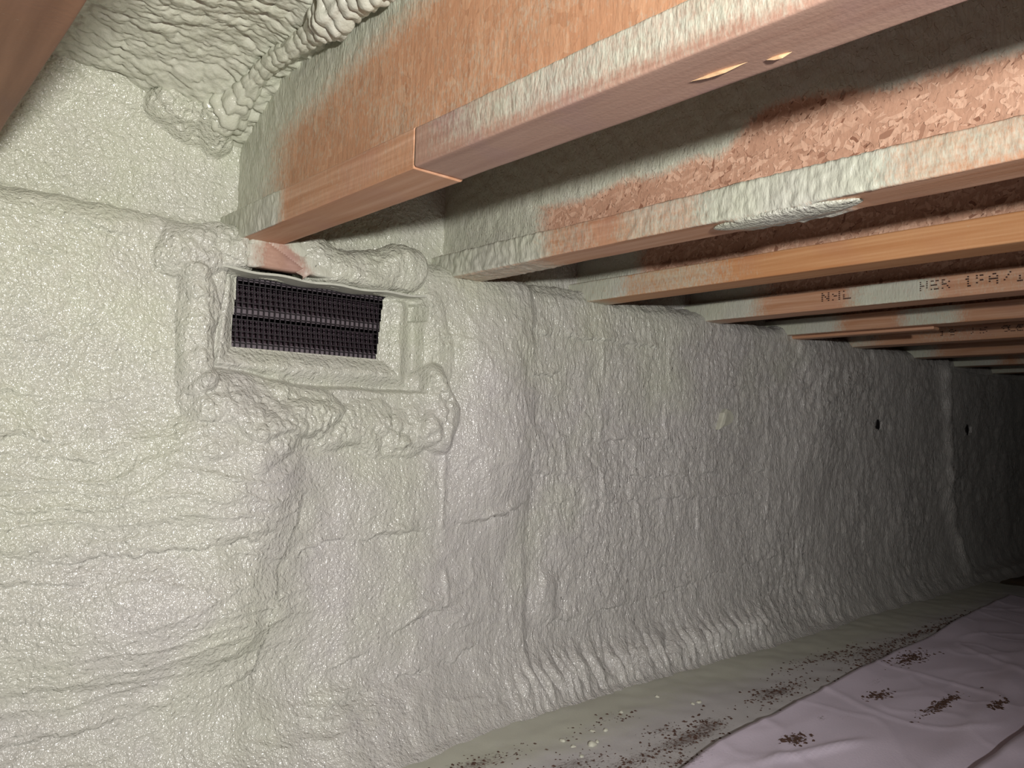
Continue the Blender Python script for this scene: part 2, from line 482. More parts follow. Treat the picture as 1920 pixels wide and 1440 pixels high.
def bead(poly, r, amp, lump, seed, mask=None, lm_amt=0.70):
    """a squirted bead of foam with bubbles on it"""
    px = [p[0] for p in poly]
    sl = slice(int(np.searchsorted(xs, min(px) - 2 * r)), int(np.searchsorted(xs, max(px) + 2 * r)))
    x, z, w1, w2 = X[sl], Z[sl], warp[sl], warp2[sl]
    q, al = seg_dist(x + 1.6 * w1, z + 1.6 * w2, poly)
    rv = r * (1.05 + 0.35 * pn(x * 17, z * 17, seed + 2))
    body = np.clip(1 - (q / rv) ** 2, 0, 1) ** 0.7
    lm = lumps(x * lump + 60 * w1, z * lump + 60 * w2, seed) * 0.6 + 0.4 * lumps(x * lump * 2.1, z * lump * 2.1, seed + 3)
    d[sl] += (onwall if mask is None else mask)[sl] * body * amp * (1 - lm_amt + lm_amt * 1.3 * lm + 0.25 * pn(x * 24, z * 24, seed + 1))

# recessed surround of the vent
qx = np.maximum(0.487 - X - 0.18 * (Z - 0.15) * -0.9, X - 0.893)
qz = np.maximum(0.060 - Z + 0.02 * sst(0.65, 0.5, X), Z - 0.246)
sdf = np.maximum(qx, qz) + 0.35 * warp
d = d * (1 - 0.75 * sst(0.0, -0.03, sdf))
d -= 0.024 * sst(0.004, -0.006, sdf) * onwall
io = np.maximum(np.maximum(0.524 - X, X - 0.817), np.maximum(0.122 - Z, Z - 0.242))
d += 0.012 * np.exp(-((io - 0.030) / 0.017) ** 2) * sst(0.0, -0.012, sdf) * (0.8 + 0.5 * lumps(X * 40, Z * 40, 51))
d -= 0.006 * sst(0.016, 0.0, io)
d -= 0.02 * sst(0.003, -0.003, np.maximum(np.abs(X - 0.886) - 0.012, np.abs(Z - 0.218) - 0.016))
bead([(0.446, 0.205), (0.454, 0.156), (0.452, 0.113), (0.454, 0.078)], 0.033, 0.024, 38, 41)
bead([(0.430, 0.262), (0.47, 0.277), (0.515, 0.287)], 0.042, 0.023, 46, 43)
bead([(0.478, 0.036), (0.544, 0.016), (0.631, 0.014), (0.66, 0.01)], 0.046, 0.022, 36, 45)
bead([(0.60, -0.012), (0.693, -0.006), (0.781, -0.012), (0.88, -0.022)], 0.045, 0.016, 46, 47)
bead([(0.917, 0.070), (0.932, 0.026), (0.926, -0.016)], 0.042, 0.024, 30, 49)
bead([(0.905, 0.24), (0.925, 0.16), (0.92, 0.09)], 0.030, 0.008, 40, 53)
bead([(0.645, 0.292), (0.690, 0.280), (0.745, 0.272), (0.79, 0.282), (0.86, 0.306)], 0.036, 0.032, 75, 55, None, 0.16)
# notch where the sill shows bare wood
d -= 0.030 * sst(0.006, -0.006, np.maximum(np.abs(X - 0.580 - 0.4 * (0.28 - Z)) - 0.045, np.abs(Z - 0.277) - 0.027)) * onwall

# foot of the wall: row of upright lobes
ph = X * 52 + 2.2 * pn(X * 5, Z * 4, 61) + 0.9 * pn(X * 17, Z * 13, 62) + (Z + 0.56) * 5
lob = np.abs(np.sin(np.pi * ph * 0.5)) ** 0.7
lobe_zone = np.exp(-((Z + 0.548 - 0.010 * pn(X * 6, X * 0, 63)) / 0.034) ** 2) * sst(1.10, 1.22, X) * sst(2.35, 1.9, X)
d += lobe_zone * (0.017 * lob * (0.75 + 0.5 * lumps(X * 30, Z * 22, 65)) + 0.005)
d += onfoot * sst(0.3, 1.1, X) * 0.003 * lumps(X * 45, Z * 45, 64) * sst(-0.592, -0.575, Z)
d *= 1 - 0.85 * sst(-0.586, -0.598, Z)
# foot reaches further out on the left
footpush = (0.055 * sst(1.15, 0.6, X) + 0.012 * pn(X * 4, X * 0, 66) + 0.008 * pn(X * 13, X * 0, 67) + 0.006 * pn(X * 55, X * 0, 68) * sst(1.05, 1.2, X) * sst(2.3, 1.9, X)) * sst(-0.45, -0.60, Z)

# rim above the ledge: lump in the corner, ragged ledge line
rim_t = 0.0012 * fbm(X * 95, Z * 95, 71, 2) + 0.004 * pn(X * 10, Z * 10, 72)
d = d * (1 - onrim) + onrim * rim_t
ledge = np.exp(-((Yp - 1.345) / 0.03) ** 2) * (Z > 0.29)
d += ledge * (0.006 * pn(X * 26, X * 0, 73) + 0.005 * lumps(X * 60, Yp * 60, 74))
bead([(0.55, -0.03), (0.52, -0.01), (0.47, -0.02)], 0.05, 0.012, 30, 57)
bead([(0.40, 0.522), (0.445, 0.508), (0.475, 0.498)], 0.030, 0.036, 62, 75, onrim)
bead([(0.480, 0.492), (0.497, 0.480)], 0.024, 0.030, 50, 77, onrim)
d += onrim * 0.016 * sst(0.46, 0.53, Z) * sst(0.60, 0.55, X) * (0.6 + 0.5 * lumps(X * 34, Z * 34, 78))

def wall_y(x, z):
    i = int(np.argmin(np.abs(xs - x))); k = int(np.argmin(np.abs(PZ - z) + 9 * (PY > 1.34)))
    return float(Yp[i, k] + d[i, k] * NY[k])
# small round pockets
flap_y = wall_y(1.915, 0.035)
pockets = [(2.882, 0.036, 0.020), (3.809, 0.033, 0.024)]
pocket_y = [wall_y(p[0], p[1]) for p in pockets]
for cx, cz, r in pockets:
    q = np.hypot((X - cx) / 1.35, Z - cz)
    d -= 0.075 * sst(r, r * 0.75, q)

V = np.empty(X.shape + (3,))
V[..., 0] = X + 0.25 * warp * onwall
V[..., 1] = Yp + d * NY - footpush
V[..., 2] = Z + d * NZ
fx = 0.25 * (X[:-1, :-1] + X[1:, :-1] + X[:-1, 1:] + X[1:, 1:])
fz = 0.25 * (Z[:-1, :-1] + Z[1:, :-1] + Z[:-1, 1:] + Z[1:, 1:])
fw = warp[:-1, :-1] * 0.5
hole = (fx > 0.525 + fw + 0.02 * (0.242 - fz) * -1) & (fx < 0.818 + 0.1 * (fz - 0.242)) & (fz > 0.122) & (fz < 0.243)
wall = link('wall_back', grid_mesh('wall_back', V, keep=~hole), M_FOAM)
tag(wall, 'long foundation wall sprayed all over with pale green foam', 'wall', kind='structure')

# ------------------------------------------------------------------ ground and ceiling
gx, gy = np.meshgrid(np.linspace(-2.5, 7.2, 195), np.linspace(-2.6, 1.45, 90), indexing='ij')
G = np.stack([gx, gy, -0.640 + 0.012 * fbm(gx * 4, gy * 4, 81, 3)], -1)
floor = link('floor', grid_mesh('floor', G, flip=False), M_GROUND)
tag(floor, kind='structure')
bm = bmesh.new(); box_bm(bm, -2.5, 7.2, -2.6, 1.45, 0.648, 0.668)
ceiling = bm_obj('ceiling', bm, M_SUBFLOOR); tag(ceiling, kind='structure')

# foam under the subfloor in the nearest bay
cx_, cy_ = np.meshgrid(np.arange(0.05, 0.575, 0.0022), np.arange(-0.5, 1.42, 0.0026), indexing='ij')
wq = 0.012 * pn(cx_ * 18, cy_ * 18, 91)
lz = lumps(cx_ * 42 + 40 * wq, cy_ * 85 + 60 * wq, 92) * 0.75 + 0.45 * lumps(cx_ * 85 + 60 * wq, cy_ * 135 + 60 * wq, 93)
cz_ = 0.585 - 0.0125 * lz - 0.012 * pn(cx_ * 5, cy_ * 5, 94) - 0.004 * pn(cx_ * 22, cy_ * 40, 95)
cz_ -= 0.058 * sst(0.28, 0.52, cx_) * sst(1.16, 1.40, cy_) + 0.020 * sst(1.25, 1.38, cy_)
cz_ -= 0.012 * sst(0.45, 0.53, cx_)
cf = link('foam_layer', grid_mesh('foam_layer', np.stack([cx_, cy_, cz_], -1), flip=True), M_FOAM_LUMP, ceiling)
cf['label'] = 'bubbly foam layer under the subfloor'

# caterpillar bead of foam along the corner of that bay
ts = np.linspace(1.372, 0.70, 420)
rad = 0.015 + 0.022 * np.exp(-((ts - 1.335) / 0.06) ** 2) + 0.015 * np.exp(-((ts - 0.975) / 0.05) ** 2) + 0.012 * np.exp(-((ts - 0.86) / 0.06) ** 2)
phs = np.cumsum(0.00167 / (0.024 - 0.25 * (rad - 0.017))) + 0.4 * pn(ts * 20, ts * 0, 96)
an = np.linspace(0, 2 * np.pi, 40, endpoint=False)
T, A = np.meshgrid(ts, an, indexing='ij')
PH = np.broadcast_to(phs[:, None], T.shape) + 0.35 * np.sin(A + 0.7) + 0.30 * pn(T * 26, A * 1.3, 98)
rr = rad[:, None] * (0.78 + 0.26 * np.abs(np.sin(np.pi * PH)) ** 0.55 + 0.22 * pn(T * 30, A * 2, 97))
bx_ = 0.505 - 0.012 * sst(1.2, 1.36, T) + 0.006 * pn(T * 7, T * 0, 99)
B = np.stack([bx_ + rr * np.cos(A), T + 0.35 * rr * np.cos(A) * 0.6, 0.556 - 0.042 * sst(1.18, 1.34, T) + rr * np.sin(A)], -1)
fb = link('foam_bead', grid_mesh('foam_bead', B, wrap=True), M_FOAM_LUMP, ceiling)
fb['label'] = 'ribbed caterpillar bead of foam along the joist corner'

# ------------------------------------------------------------------ floor joists
def loop_rect(w, h, r, step):
    """rounded rectangle as points and outward normals, going round once; starts at the lower left"""
    pts = []; nor = []
    cs = [(-w / 2 + r, -h / 2 + r, math.pi), (w / 2 - r, -h / 2 + r, 1.5 * math.pi), (w / 2 - r, h / 2 - r, 0), (-w / 2 + r, h / 2 - r, 0.5 * math.pi)]
    for k, (cx, cz, a0) in enumerate(cs):
        for i in range(4):
            a = a0 + i / 3 * math.pi / 2
            pts.append((cx + r * math.cos(a), cz + r * math.sin(a))); nor.append((math.cos(a), math.sin(a)))
        nx = cs[(k + 1) % 4]
        a = a0 + math.pi / 2
        p0 = np.array(pts[-1]); p1 = np.array((nx[0] + r * math.cos(nx[2]), nx[1] + r * math.sin(nx[2])))
        m = max(2, int(np.linalg.norm(p1 - p0) / step))
        for i in range(1, m):
            pts.append(tuple(p0 + (p1 - p0) * i / m)); nor.append((math.cos(a), math.sin(a)))
    return np.array(pts), np.array(nor)

def board(name, xc, zc, w, h, r, y0, y1, step, sprayf, mat, parent, thick, seed):
    """a long board along Y; sprayf(y, side normal x, normal z, z) gives the overspray 0..1"""
    P, N = loop_rect(w, h, r, step)
    ys = np.arange(y0, y1 + step * 0.5, step)
    Yg, K = np.meshgrid(ys, np.arange(len(P)), indexing='ij')
    px, pz = P[K, 0], P[K, 1]; nx, nz = N[K, 0], N[K, 1]
    sp = np.clip(sprayf(Yg, nx, nz, zc + pz), 0, 1)
    u = np.where(np.abs(nx) > 0.5, pz, px)
    lump_ = 0.5 + 0.5 * pn(Yg * 95, u * 75, seed) + 0.4 * pn(Yg * 40, u * 40, seed + 1)
    disp = sp * thick * (0.35 + np.clip(lump_, 0, 1.4)) + 0.0006 * pn(Yg * 9, u * 9, seed + 2)
    V = np.stack([xc + px + nx * disp, Yg, zc + pz + nz * disp], -1)
    me = grid_mesh(name, V, attr={'spray': sp}, wrap=True, flip=True)
    n, m = V.shape[:2]
    bm = bmesh.new(); bm.from_mesh(me); bm.verts.ensure_lookup_table()
    bm.faces.new([bm.verts[i] for i in range(m)]); bm.faces.new([bm.verts[(n - 1) * m + i] for i in range(m)][::-1])
    bmesh.ops.recalc_face_normals(bm, faces=bm.faces)
    bm.to_mesh(me); bm.free()
    return link(name, me, mat, parent)

def intervals(Y, iv):
    """iv: list of (ya, yb, amount, softness)"""
    f = np.zeros(Y.shape)
    for ya, yb, a, s in iv:
        f = np.maximum(f, a * sst(ya - s, ya + s, Y) * sst(yb + s, yb - s, Y))
    return f

FW, FH, ZB = 0.072, 0.048, 0.302
RIGHT = [0.133, 0.587, 1.038, 1.449, 1.908, 2.325, 2.762, 3.262, 3.742, 4.20, 4.65, 5.10, 5.55, 6.0]
# overspray on the near side of each bottom flange, and on its underside
FL = {
    0: [(1.15, 1.6, 1, .05)],
    1: [(1.14, 1.6, 1.0, .03), (-1.5, 0.70, 0.55, .10)],
    2: [(1.02, 1.6, 1.0, .06), (0.90, 1.10, 0.35, .05), (-1.5, 0.86, 0.55, .06), (0.40, 0.72, 1.0, .07)],
    3: [(1.18, 1.6, 0.9, .06), (0.92, 1.25, 0.50, .10)],
    4: [(1.14, 1.6, 0.95, .06), (0.70, 0.90, 0.9, .05), (-1.5, 0.68, 0.18, .05)],
    5: [(1.13, 1.6, 0.95, .05), (0.80, 0.96, 0.8, .04), (-1.5, 0.65, 0.2, .05)],
    6: [(1.22, 1.6, 0.6, .06), (0.9, 1.1, 0.25, .08)],
    7: [(1.22, 1.6, 0.9, .06), (-1.5, 0.9, 0.2, .05)],
    8: [(1.15, 1.6, 0.9, .06), (0.8, 1.1, 0.6, .05)],
}
WB = {  # overspray on the near face of each web: list of functions of (y, z)
    1: lambda y, z: np.maximum.reduce([sst(1.10, 1.32, y + 0.25 * (z - 0.42)), 0.95 * sst(0.435, 0.545, z + 0.18 * (y - 1.0)), 0.22 + 0.16 * pn(y * 7, z * 7, 6)]),
    2: lambda y, z: np.maximum.reduce([sst(1.02, 1.12, y), sst(0.395, 0.425, z - 0.06 * sst(0.70, 0.60, y) + 0.035 * sst(0.60, 0.42, y) + 0.015 * pn(y * 9, z * 9, 5)), 0 * y]),
    3: lambda y, z: np.maximum(sst(1.14, 1.22, y), 0.35 * sst(0.45, 0.55, z)),
}
LAB = [
    'close dark joist crossing the upper left corner of the picture',
    'large nearest floor joist above the vent with a spliced bottom flange',
    'second floor joist with a thick white foam stripe and drip along its flange',
    'third floor joist with a clean bright orange wooden flange',
    'fourth floor joist stamped with dotted ink letters between two foam patches',
    'fifth floor joist with two foam patches and a thin batten below it',
    'sixth floor joist with a bare reddish stamped flange',
    'seventh floor joist from the vent, bare brown flange in dim light',
    'eighth floor joist from the vent, grey foam-covered flange in dim light',
    'ninth floor joist from the vent, last clear one before the dark',
    'tenth floor joist from the vent, far back in the dark',
    'eleventh floor joist from the vent, far back in the dark',
    'twelfth floor joist from the vent, far back in the dark',
    'thirteenth floor joist from the vent, farthest back in the dark',
]
Y0, Y1 = -1.4, 1.40
joists = []
for j, xr in enumerate(RIGHT):
    xc = xr - FW / 2
    root = empty('floor_joist', (xc, 0, ZB))
    tag(root, LAB[j], 'joist', 'floor joists overhead')
    step = {0: 0.008, 1: 0.0032, 2: 0.0034, 3: 0.0055, 4: 0.007}.get(j, 0.012)
    iv = FL.get(j, [(1.0, 1.6, 0.8, .1)])
    def fs(Y, nx, nz, z, iv=iv, j=j):
        side = np.clip(-nx, 0, 1)
        f = intervals(Y, iv) * (0.25 * np.clip(nx, 0, 1) + side)
        if j == 1: f = f * (1 - 0.8 * sst(0.322, 0.306, z) * sst(1.1, 0.9, Y)) + 0.10 * side
        if j == 2:
            f = f * (1 - 0.55 * sst(0.318, 0.306, z) * sst(0.40, 0.30, Y) )
            f = np.maximum(f, np.clip(-nz, 0, 1) * intervals(Y, [(0.50, 0.66, 0.95, .03), (1.05, 1.6, 0.6, .05)]))
        else:
            f = np.maximum(f, np.clip(-nz, 0, 1) * sst(1.22, 1.34, Y) * (0.8 if j != 1 else 0.15))
        return np.clip(f, 0, 1)
    mat = {3: M_LUMBER_ORANGE, 1: M_LUMBER_MUTED, 0: M_LUMBER_SHADED, 4: M_LUMBER}.get(j, M_LUMBER)
    th = {1: 0.0016, 2: 0.0045, 3: 0.0014}.get(j, 0.002)
    if j == 1:
        a = board('bottom_flange', 0, FH / 2 - 0.001, FW, FH + 0.002, 0.002, 0.7795, Y1, step, lambda Y, nx, nz, z: fs(Y, nx, nz, z + ZB), M_LUMBER, root, 0.0030, 101)
        b = board('bottom_flange', 0.0, FH / 2, FW, FH, 0.003, Y0, 0.779, step, lambda Y, nx, nz, z: fs(Y, nx, nz, z + ZB), M_LUMBER_MUTED, root, 0.0016, 111)
    else:
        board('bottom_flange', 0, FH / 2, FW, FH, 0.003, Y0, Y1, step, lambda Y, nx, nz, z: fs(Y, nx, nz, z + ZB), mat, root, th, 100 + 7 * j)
    wf = WB.get(j, lambda y, z: np.maximum(sst(1.05, 1.25, y), 0.25 * sst(0.5, 0.6, z)))
    board('web', 0, 0.166, 0.012, 0.246, 0.001, Y0, Y1, max(step * 1.4, 0.006), lambda Y, nx, nz, z, wf=wf: wf(Y, z + ZB) * np.clip(-nx, 0.25, 1), M_OSB_BIG if j == 1 else M_OSB, root, 0.0035, 200 + 7 * j)
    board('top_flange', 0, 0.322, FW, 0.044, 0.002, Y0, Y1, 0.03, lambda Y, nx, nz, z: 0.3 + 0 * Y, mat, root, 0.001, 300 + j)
    joists.append(root)

# bead of foam bulging under the second joist
def drip(parent):
    ys = np.linspace(-0.11, 0.11, 60); an = np.linspace(0, 2 * np.pi, 20, endpoint=False)
    T, A = np.meshgrid(ys, an, indexing='ij')
    r = np.sqrt(np.clip(1 - (T / 0.112) ** 2, 0, 1)) * (1 + 0.12 * pn(T * 60, A * 1.2, 7))
    Vv = np.stack([-0.010 + 0.028 * r * np.cos(A), 0.58 + T, -0.002 + 0.008 * r * np.sin(A)], -1)
    o = link('foam_drip', grid_mesh('foam_drip', Vv, wrap=True), M_FOAM, parent)
    o['label'] = 'white foam drip under the flange'
drip(joists[2])

# splinters and dents under the nearest joist
for (y, x, L, a) in [(0.385, 0.004, 0.055, 0.05), (0.335, 0.014, 0.022, 0.1)]:
    bm = bmesh.new()
    M = Matrix.Translation((x, y, -0.002)) @ Matrix.Rotation(a, 4, 'Z')
    vs_ = [bm.verts.new(M @ Vector(p)) for p in ((0, -L / 2, 0.001), (0.0014, -L * 0.1, -0.001), (0.0016, L * 0.2, -0.0005), (0, L / 2, 0.001), (-0.001, 0, 0.0005), (0.001, 0, 0.003))]
    for f in ((0, 1, 4), (1, 2, 4), (2, 3, 4), (0, 5, 1), (1, 5, 2), (2, 5, 3), (0, 4, 5), (4, 3, 5)): bm.faces.new([vs_[i] for i in f])
    bm_obj('splinter', bm, M_SPLINTER, joists[1])

# thin batten under the fifth joist
bm = bmesh.new(); box_bm(bm, -0.010, 0.030, 0.88, 1.36, -0.010, -0.001)
bmesh.ops.bevel(bm, geom=bm.edges[:], offset=0.002, segments=1, affect='EDGES')
bm_obj('batten', bm, M_LUMBER, joists[5])

# dotted ink stamps on the near faces
FONT = {'N': '10001 11001 10101 10011 10001', 'H': '10001 10001 11111 10001 10001', 'L': '10000 10000 10000 10000 11111',
        'E': '11111 10000 11110 10000 11111', 'R': '11110 10001 11110 10010 10001', '1': '00100 01100 00100 00100 01110',
        'P': '11110 10001 11110 10000 10000', 'A': '01110 10001 11111 10001 10001', '/': '00001 00010 00100 01000 10000',
        '8': '01110 10001 01110 10001 01110', '5': '11111 10000 11110 00001 11110', '9': '01110 10001 01111 00001 01110',
        '2': '11110 00001 01110 10000 11111', ':': '00000 00100 00000 00100 00000', '4': '10010 10010 11111 00010 00010', ' ': '0 0 0 0 0', '7': '11111 00010 00100 01000 01000'}
def stamp(j, text, ystart, zc, h, wch):
    """text reads towards the camera end of the joist (decreasing y) on the flange's -X face"""
    bm = bmesh.new()
    for i, ch in enumerate(text):
        for r_, row in enumerate(FONT[ch].split()):
            for c_, v in enumerate(row):
                if v == '1' and random.random() < 0.75:
                    y = ystart - i * wch * 1.35 - c_ * wch / 5
                    z = zc + h / 2 - r_ * h / 4
                    box_bm(bm, -FW / 2 - 0.0035, -FW / 2 + 0.001, y - wch * 0.05, y + wch * 0.05, z - h * 0.065, z + h * 0.065)
    o = bm_obj('ink_stamp', bm, M_INK, joists[j]); o['kind'] = 'stuff'
stamp(4, 'NHL', 0.965, 0.030, 0.018, 0.020)
stamp(4, 'HER', 0.735, 0.030, 0.018, 0.017)
stamp(4, '1PA/18/', 0.645, 0.030, 0.020, 0.018)
stamp(6, '18 15:92', 1.02, 0.028, 0.016, 0.022)
stamp(6, '18:4', 0.83, 0.028, 0.016, 0.022)

# ------------------------------------------------------------------ vent
vent = empty('foundation_vent', (0.67, 1.335, 0.11))
tag(vent, 'black louvered crawlspace vent with mesh screen set in the foam wall', 'vent')
vx0, vx1, vz0, vz1 = -0.160, 0.165, 0.000, 0.150
bm = bmesh.new()
cell = 0.0100
x = vx0
while x <= vx1 + 1e-6:
    box_bm(bm, x - 0.0009, x + 0.0009, -0.0015, 0.0015, vz0, vz1); x += cell
z = vz0
while z <= vz1 + 1e-6:
    box_bm(bm, vx0, vx1, -0.0022, 0.0008, z - 0.0009, z + 0.0009); z += cell
bm_obj('screen', bm, M_VENT, vent)
for k in range(3):
    zl = 0.012 + 0.060 * k
    bm = bmesh.new()
    vs_ = [bm.verts.new((x_, y_, z_)) for x_ in (vx0, vx1) for y_, z_ in ((0.010, zl), (0.050, zl + 0.054), (0.053, zl + 0.051), (0.013, zl - 0.003))]
    for f in ((0, 1, 2, 3), (7, 6, 5, 4), (0, 4, 5, 1), (1, 5, 6, 2), (2, 6, 7, 3), (3, 7, 4, 0)): bm.faces.new([vs_[i] for i in f])
    lv = bm_obj('louver', bm, M_LOUVER, vent)
    bm = bmesh.new(); box_bm(bm, vx0, vx1, 0.0065, 0.010, zl - 0.004, zl + 0.011)
    bm_obj('louver_lip', bm, M_LIP_LIT, lv)
bm = bmesh.new()
for b in ((vx0 - .006, vx0, -.002, .10, vz0 - .006, vz1 + .006), (vx1, vx1 + .006, -.002, .10, vz0 - .006, vz1 + .006),
          (vx0, vx1, -.002, .10, vz0 - .006, vz0), (vx0, vx1, -.002, .10, vz1, vz1 + .006), (vx0, vx1, .095, .10, vz0, vz1)):
    box_bm(bm, *b)
bm_obj('housing', bm, M_VENT_DARK, vent)
# pale flange edge standing out above the opening
n = 60
tx = np.linspace(-0.195, 0.222, n)
zc = 0.139 - 0.004 * np.sin((tx + 0.195) / 0.417 * math.pi) + 0.0015 * np.sin(tx * 60)
bm = bmesh.new(); prev = None
for x_, z_ in zip(tx, zc):
    ring = [bm.verts.new((x_, y_, z_ + q)) for y_, q in ((-0.046, -0.002), (-0.046, 0.002), (0.0, 0.003), (0.0, -0.003))]
    if prev:
        for i in range(4): bm.faces.new((prev[i], prev[(i + 1) % 4], ring[(i + 1) % 4], ring[i]))
    else: bm.faces.new(ring)
    prev = ring
bm.faces.new(prev[::-1])
bm_obj('flange_edge', bm, M_STRIP, vent)

# bare corner of the sill plate above the vent
def sill():
    ys = np.linspace(0, 1, 40); zs = np.linspace(0, 1, 24)
    A, Bq = np.meshgrid(ys, zs, indexing='ij')
    xx = 0.528 + 0.15 * A; zz = 0.2535 + 0.053 * Bq
    yy = 1.292 + 0.010 * Bq + 0.006 * np.abs(A - 0.42 + 0.35 * (Bq - 0.5))
    sp = np.clip(np.maximum(sst(0.50, 0.78, A + 0.3 * (Bq - 0.3)), 0.8 * sst(0.25, 0.0, A)) + 0.40 * sst(0.45, 1.0, Bq), 0, 1)
    yy = yy + 0.003 * pn(xx * 60, zz * 60, 9) * sp + 0.006 * np.exp(-((A - 0.12 - 0.55 * (1 - Bq)) / 0.035) ** 2)
    o = link('sill_plate', grid_mesh('sill_plate', np.stack([xx, yy, zz], -1), attr={'spray': sp}), M_LUMBER_MUTED, wall)
    md = o.modifiers.new('thickness', 'SOLIDIFY'); md.thickness = 0.02; md.offset = -1
    o['label'] = 'bare brown corner of the sill plate'
sill()

# dark form-tie stubs inside the two pockets
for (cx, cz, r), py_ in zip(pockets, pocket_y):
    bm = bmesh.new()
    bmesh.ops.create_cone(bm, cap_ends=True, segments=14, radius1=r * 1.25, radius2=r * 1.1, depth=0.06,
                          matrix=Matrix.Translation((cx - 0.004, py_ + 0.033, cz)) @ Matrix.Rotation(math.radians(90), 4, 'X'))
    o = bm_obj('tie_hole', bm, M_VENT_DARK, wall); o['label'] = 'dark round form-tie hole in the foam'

# peeled flap of foam on the wall
def flap():
    out = [(0.0, 0.034), (0.014, 0.030), (0.025, 0.016), (0.027, 0.0), (0.020, -0.014), (0.004, -0.024), (-0.014, -0.032), (-0.026, -0.040), (-0.020, -0.018), (-0.013, 0.004), (-0.010, 0.020)]
    out = [(x * 1.6, z * 0.80) for x, z in out]
    bm = bmesh.new(); rings = []
    for k, (sc, y) in enumerate(((0.9, 0.03), (1.0, -0.004), (0.9, -0.008), (0.5, -0.009))):
        rings.append([bm.verts.new((1.915 + x * sc, flap_y + y - 0.008 * (0.045 - x) / 0.08 * (k > 0), 0.035 + z * sc)) for x, z in out])
    n = len(out)
    for a, b in zip(rings[:-1], rings[1:]):
        for i in range(n): bm.faces.new((a[i], a[(i + 1) % n], b[(i + 1) % n], b[i]))
    bm.faces.new(rings[-1]); bm.faces.new(rings[0][::-1])
    o = bm_obj('foam_flap', bm, M_CRUMB, wall, False)
    o['label'] = 'small pale teardrop of foam peeling off the wall'
flap()

# ------------------------------------------------------------------ plastic sheets on the ground
DIRT = [  # x, y, rx, ry, weight (spots of dirt)
    (1.457, 0.818, .040, .022, 1.2), (1.85, 0.835, .045, .022, .9), (1.947, 0.885, .06, .02, .6), (1.91, 0.724, .11, .014, 1.1),
    (1.992, 0.636, .05, .012, .9), (2.233, 0.92, .10, .03, .6), (1.607, 0.843, .02, .01, .9), (1.664, 0.82, .05, .012, .5),
    (1.312, 0.962, .10, .030, 1.2), (1.303, 1.019, .05, .018, .9), (1.414, 0.985, .06, .03, .9), (1.683, 1.013, .10, .03, .8),
    (1.759, 1.003, .10, .03, .6), (1.209, 0.893, .08, .03, 1.0), (1.042, 1.015, .10, .03, 1.0), (1.247, 1.12, .08, .02, .5),
    (2.243, 1.037, .18, .03, .9), (2.176, 0.992, .15, .02, .9), (2.129, 1.087, .12, .02, .6), (2.544, 1.031, .2, .02, .8),
    (2.815, 1.04, .2, .02, .6), (1.135, 0.958, .09, .03, .9), (1.95, 1.08, .15, .02, .5), (0.90, 1.12, .12, .03, 1.1),
    (2.45, 0.985, .2, .012, .6), (1.85, 0.965, .3, .010, .35)]
def dirtf(x, y):
    f = np.zeros(x.shape)
    for cx, cy, rx, ry, wt in DIRT:
        f += wt * np.exp(-((x - cx) / rx) ** 2 - ((y - cy) / ry) ** 2)
    return f
def edge_y(x): return 0.755 + 0.105 * x * 0.70 + 0.055 * sst(0.9, 1.4, x) - 0.004 + 0.004 * np.sin(x * 7)
def sheet(name, u, v, mat, zf, over, label, cat):
    """u along X, v 0..1 across between y bounds given in zf"""
    U, Vq = np.meshgrid(u, v, indexing='ij')
    x, y, z = zf(U, Vq)
    at = {'dirt': np.clip(dirtf(x, y), 0, 1.2) * (0.55 if over else 0.6)}
    if over: at['spray'] = sst(0.99, 1.17, y + 0.03 * pn(x * 3, y * 3, 121)) * 0.95
    o = link(name, grid_mesh(name, np.stack([x, y, z], -1), attr=at), mat)
    md = o.modifiers.new('thickness', 'SOLIDIFY'); md.thickness = 0.0015; md.offset = -1
    return tag(o, label, cat)

def z_under(x, y): return -0.602 + 0.0035 * pn(x * 5, y * 7, 122) + 0.002 * fbm(x * 16, y * 22, 123, 2)
sheet('ground_sheet', np.arange(-1.5, 3.75, 0.012), np.linspace(0, 1, 240), M_SHEET_GREY,
      lambda U, W: (U, -2.0 + W * 3.27, z_under(U, -2.0 + W * 3.27)), True,
      'grey plastic ground sheet with green overspray along the foot of the wall', 'plastic sheet')
def zf_lilac(U, W):
    y1 = edge_y(U); y = -1.9 + (y1 + 1.9) * W
    wr = 0.004 * (1 - np.abs(pn(U * 3 + y * 2, y * 6 - U, 124)) * 2.0) + 0.0035 * pn(U * 6, y * 6, 125) + 0.010 * np.exp(-((y - (0.80 - 0.25 * (U - 1.3))) / 0.012) ** 2) * sst(1.25, 1.35, U) * sst(1.6, 1.5, U)
    wr += 0.012 * np.exp(-((y - 0.62 - 0.15 * (U - 1.8)) / 0.03) ** 2) * sst(1.5, 1.9, U)
    wr += 0.0045 * np.clip(1 - np.abs(pn(U * 2.2 + 1.1 * y, y * 2.6 - U * 0.8, 128)) * 9, 0, 1) ** 2 + 0.003 * np.clip(1 - np.abs(pn(U * 4 - 2 * y, y * 5 + U, 129)) * 10, 0, 1) ** 2
    lip = 0.002 * sst(0.05, 0.0, y1 - y)
    return U, y, -0.5945 + 0.7 * wr + lip
sheet('vapor_sheet', np.arange(-1.4, 3.45, 0.011), np.linspace(0, 1, 260) ** 0.7, M_SHEET_LILAC, zf_lilac, False,
      'lilac white plastic vapor sheet lying over the grey one, with dirt spots', 'plastic sheet')
def zf_front(U, W):
    y1 = 0.545 + 0.01 * np.sin(U * 3); y = -1.85 + (y1 + 1.85) * W
    return U, y, -0.579 + 0.004 * pn(U * 4, y * 6, 126) + 0.003 * pn(U * 11, y * 11, 127) + 0.003 * sst(0.04, 0.0, y1 - y)
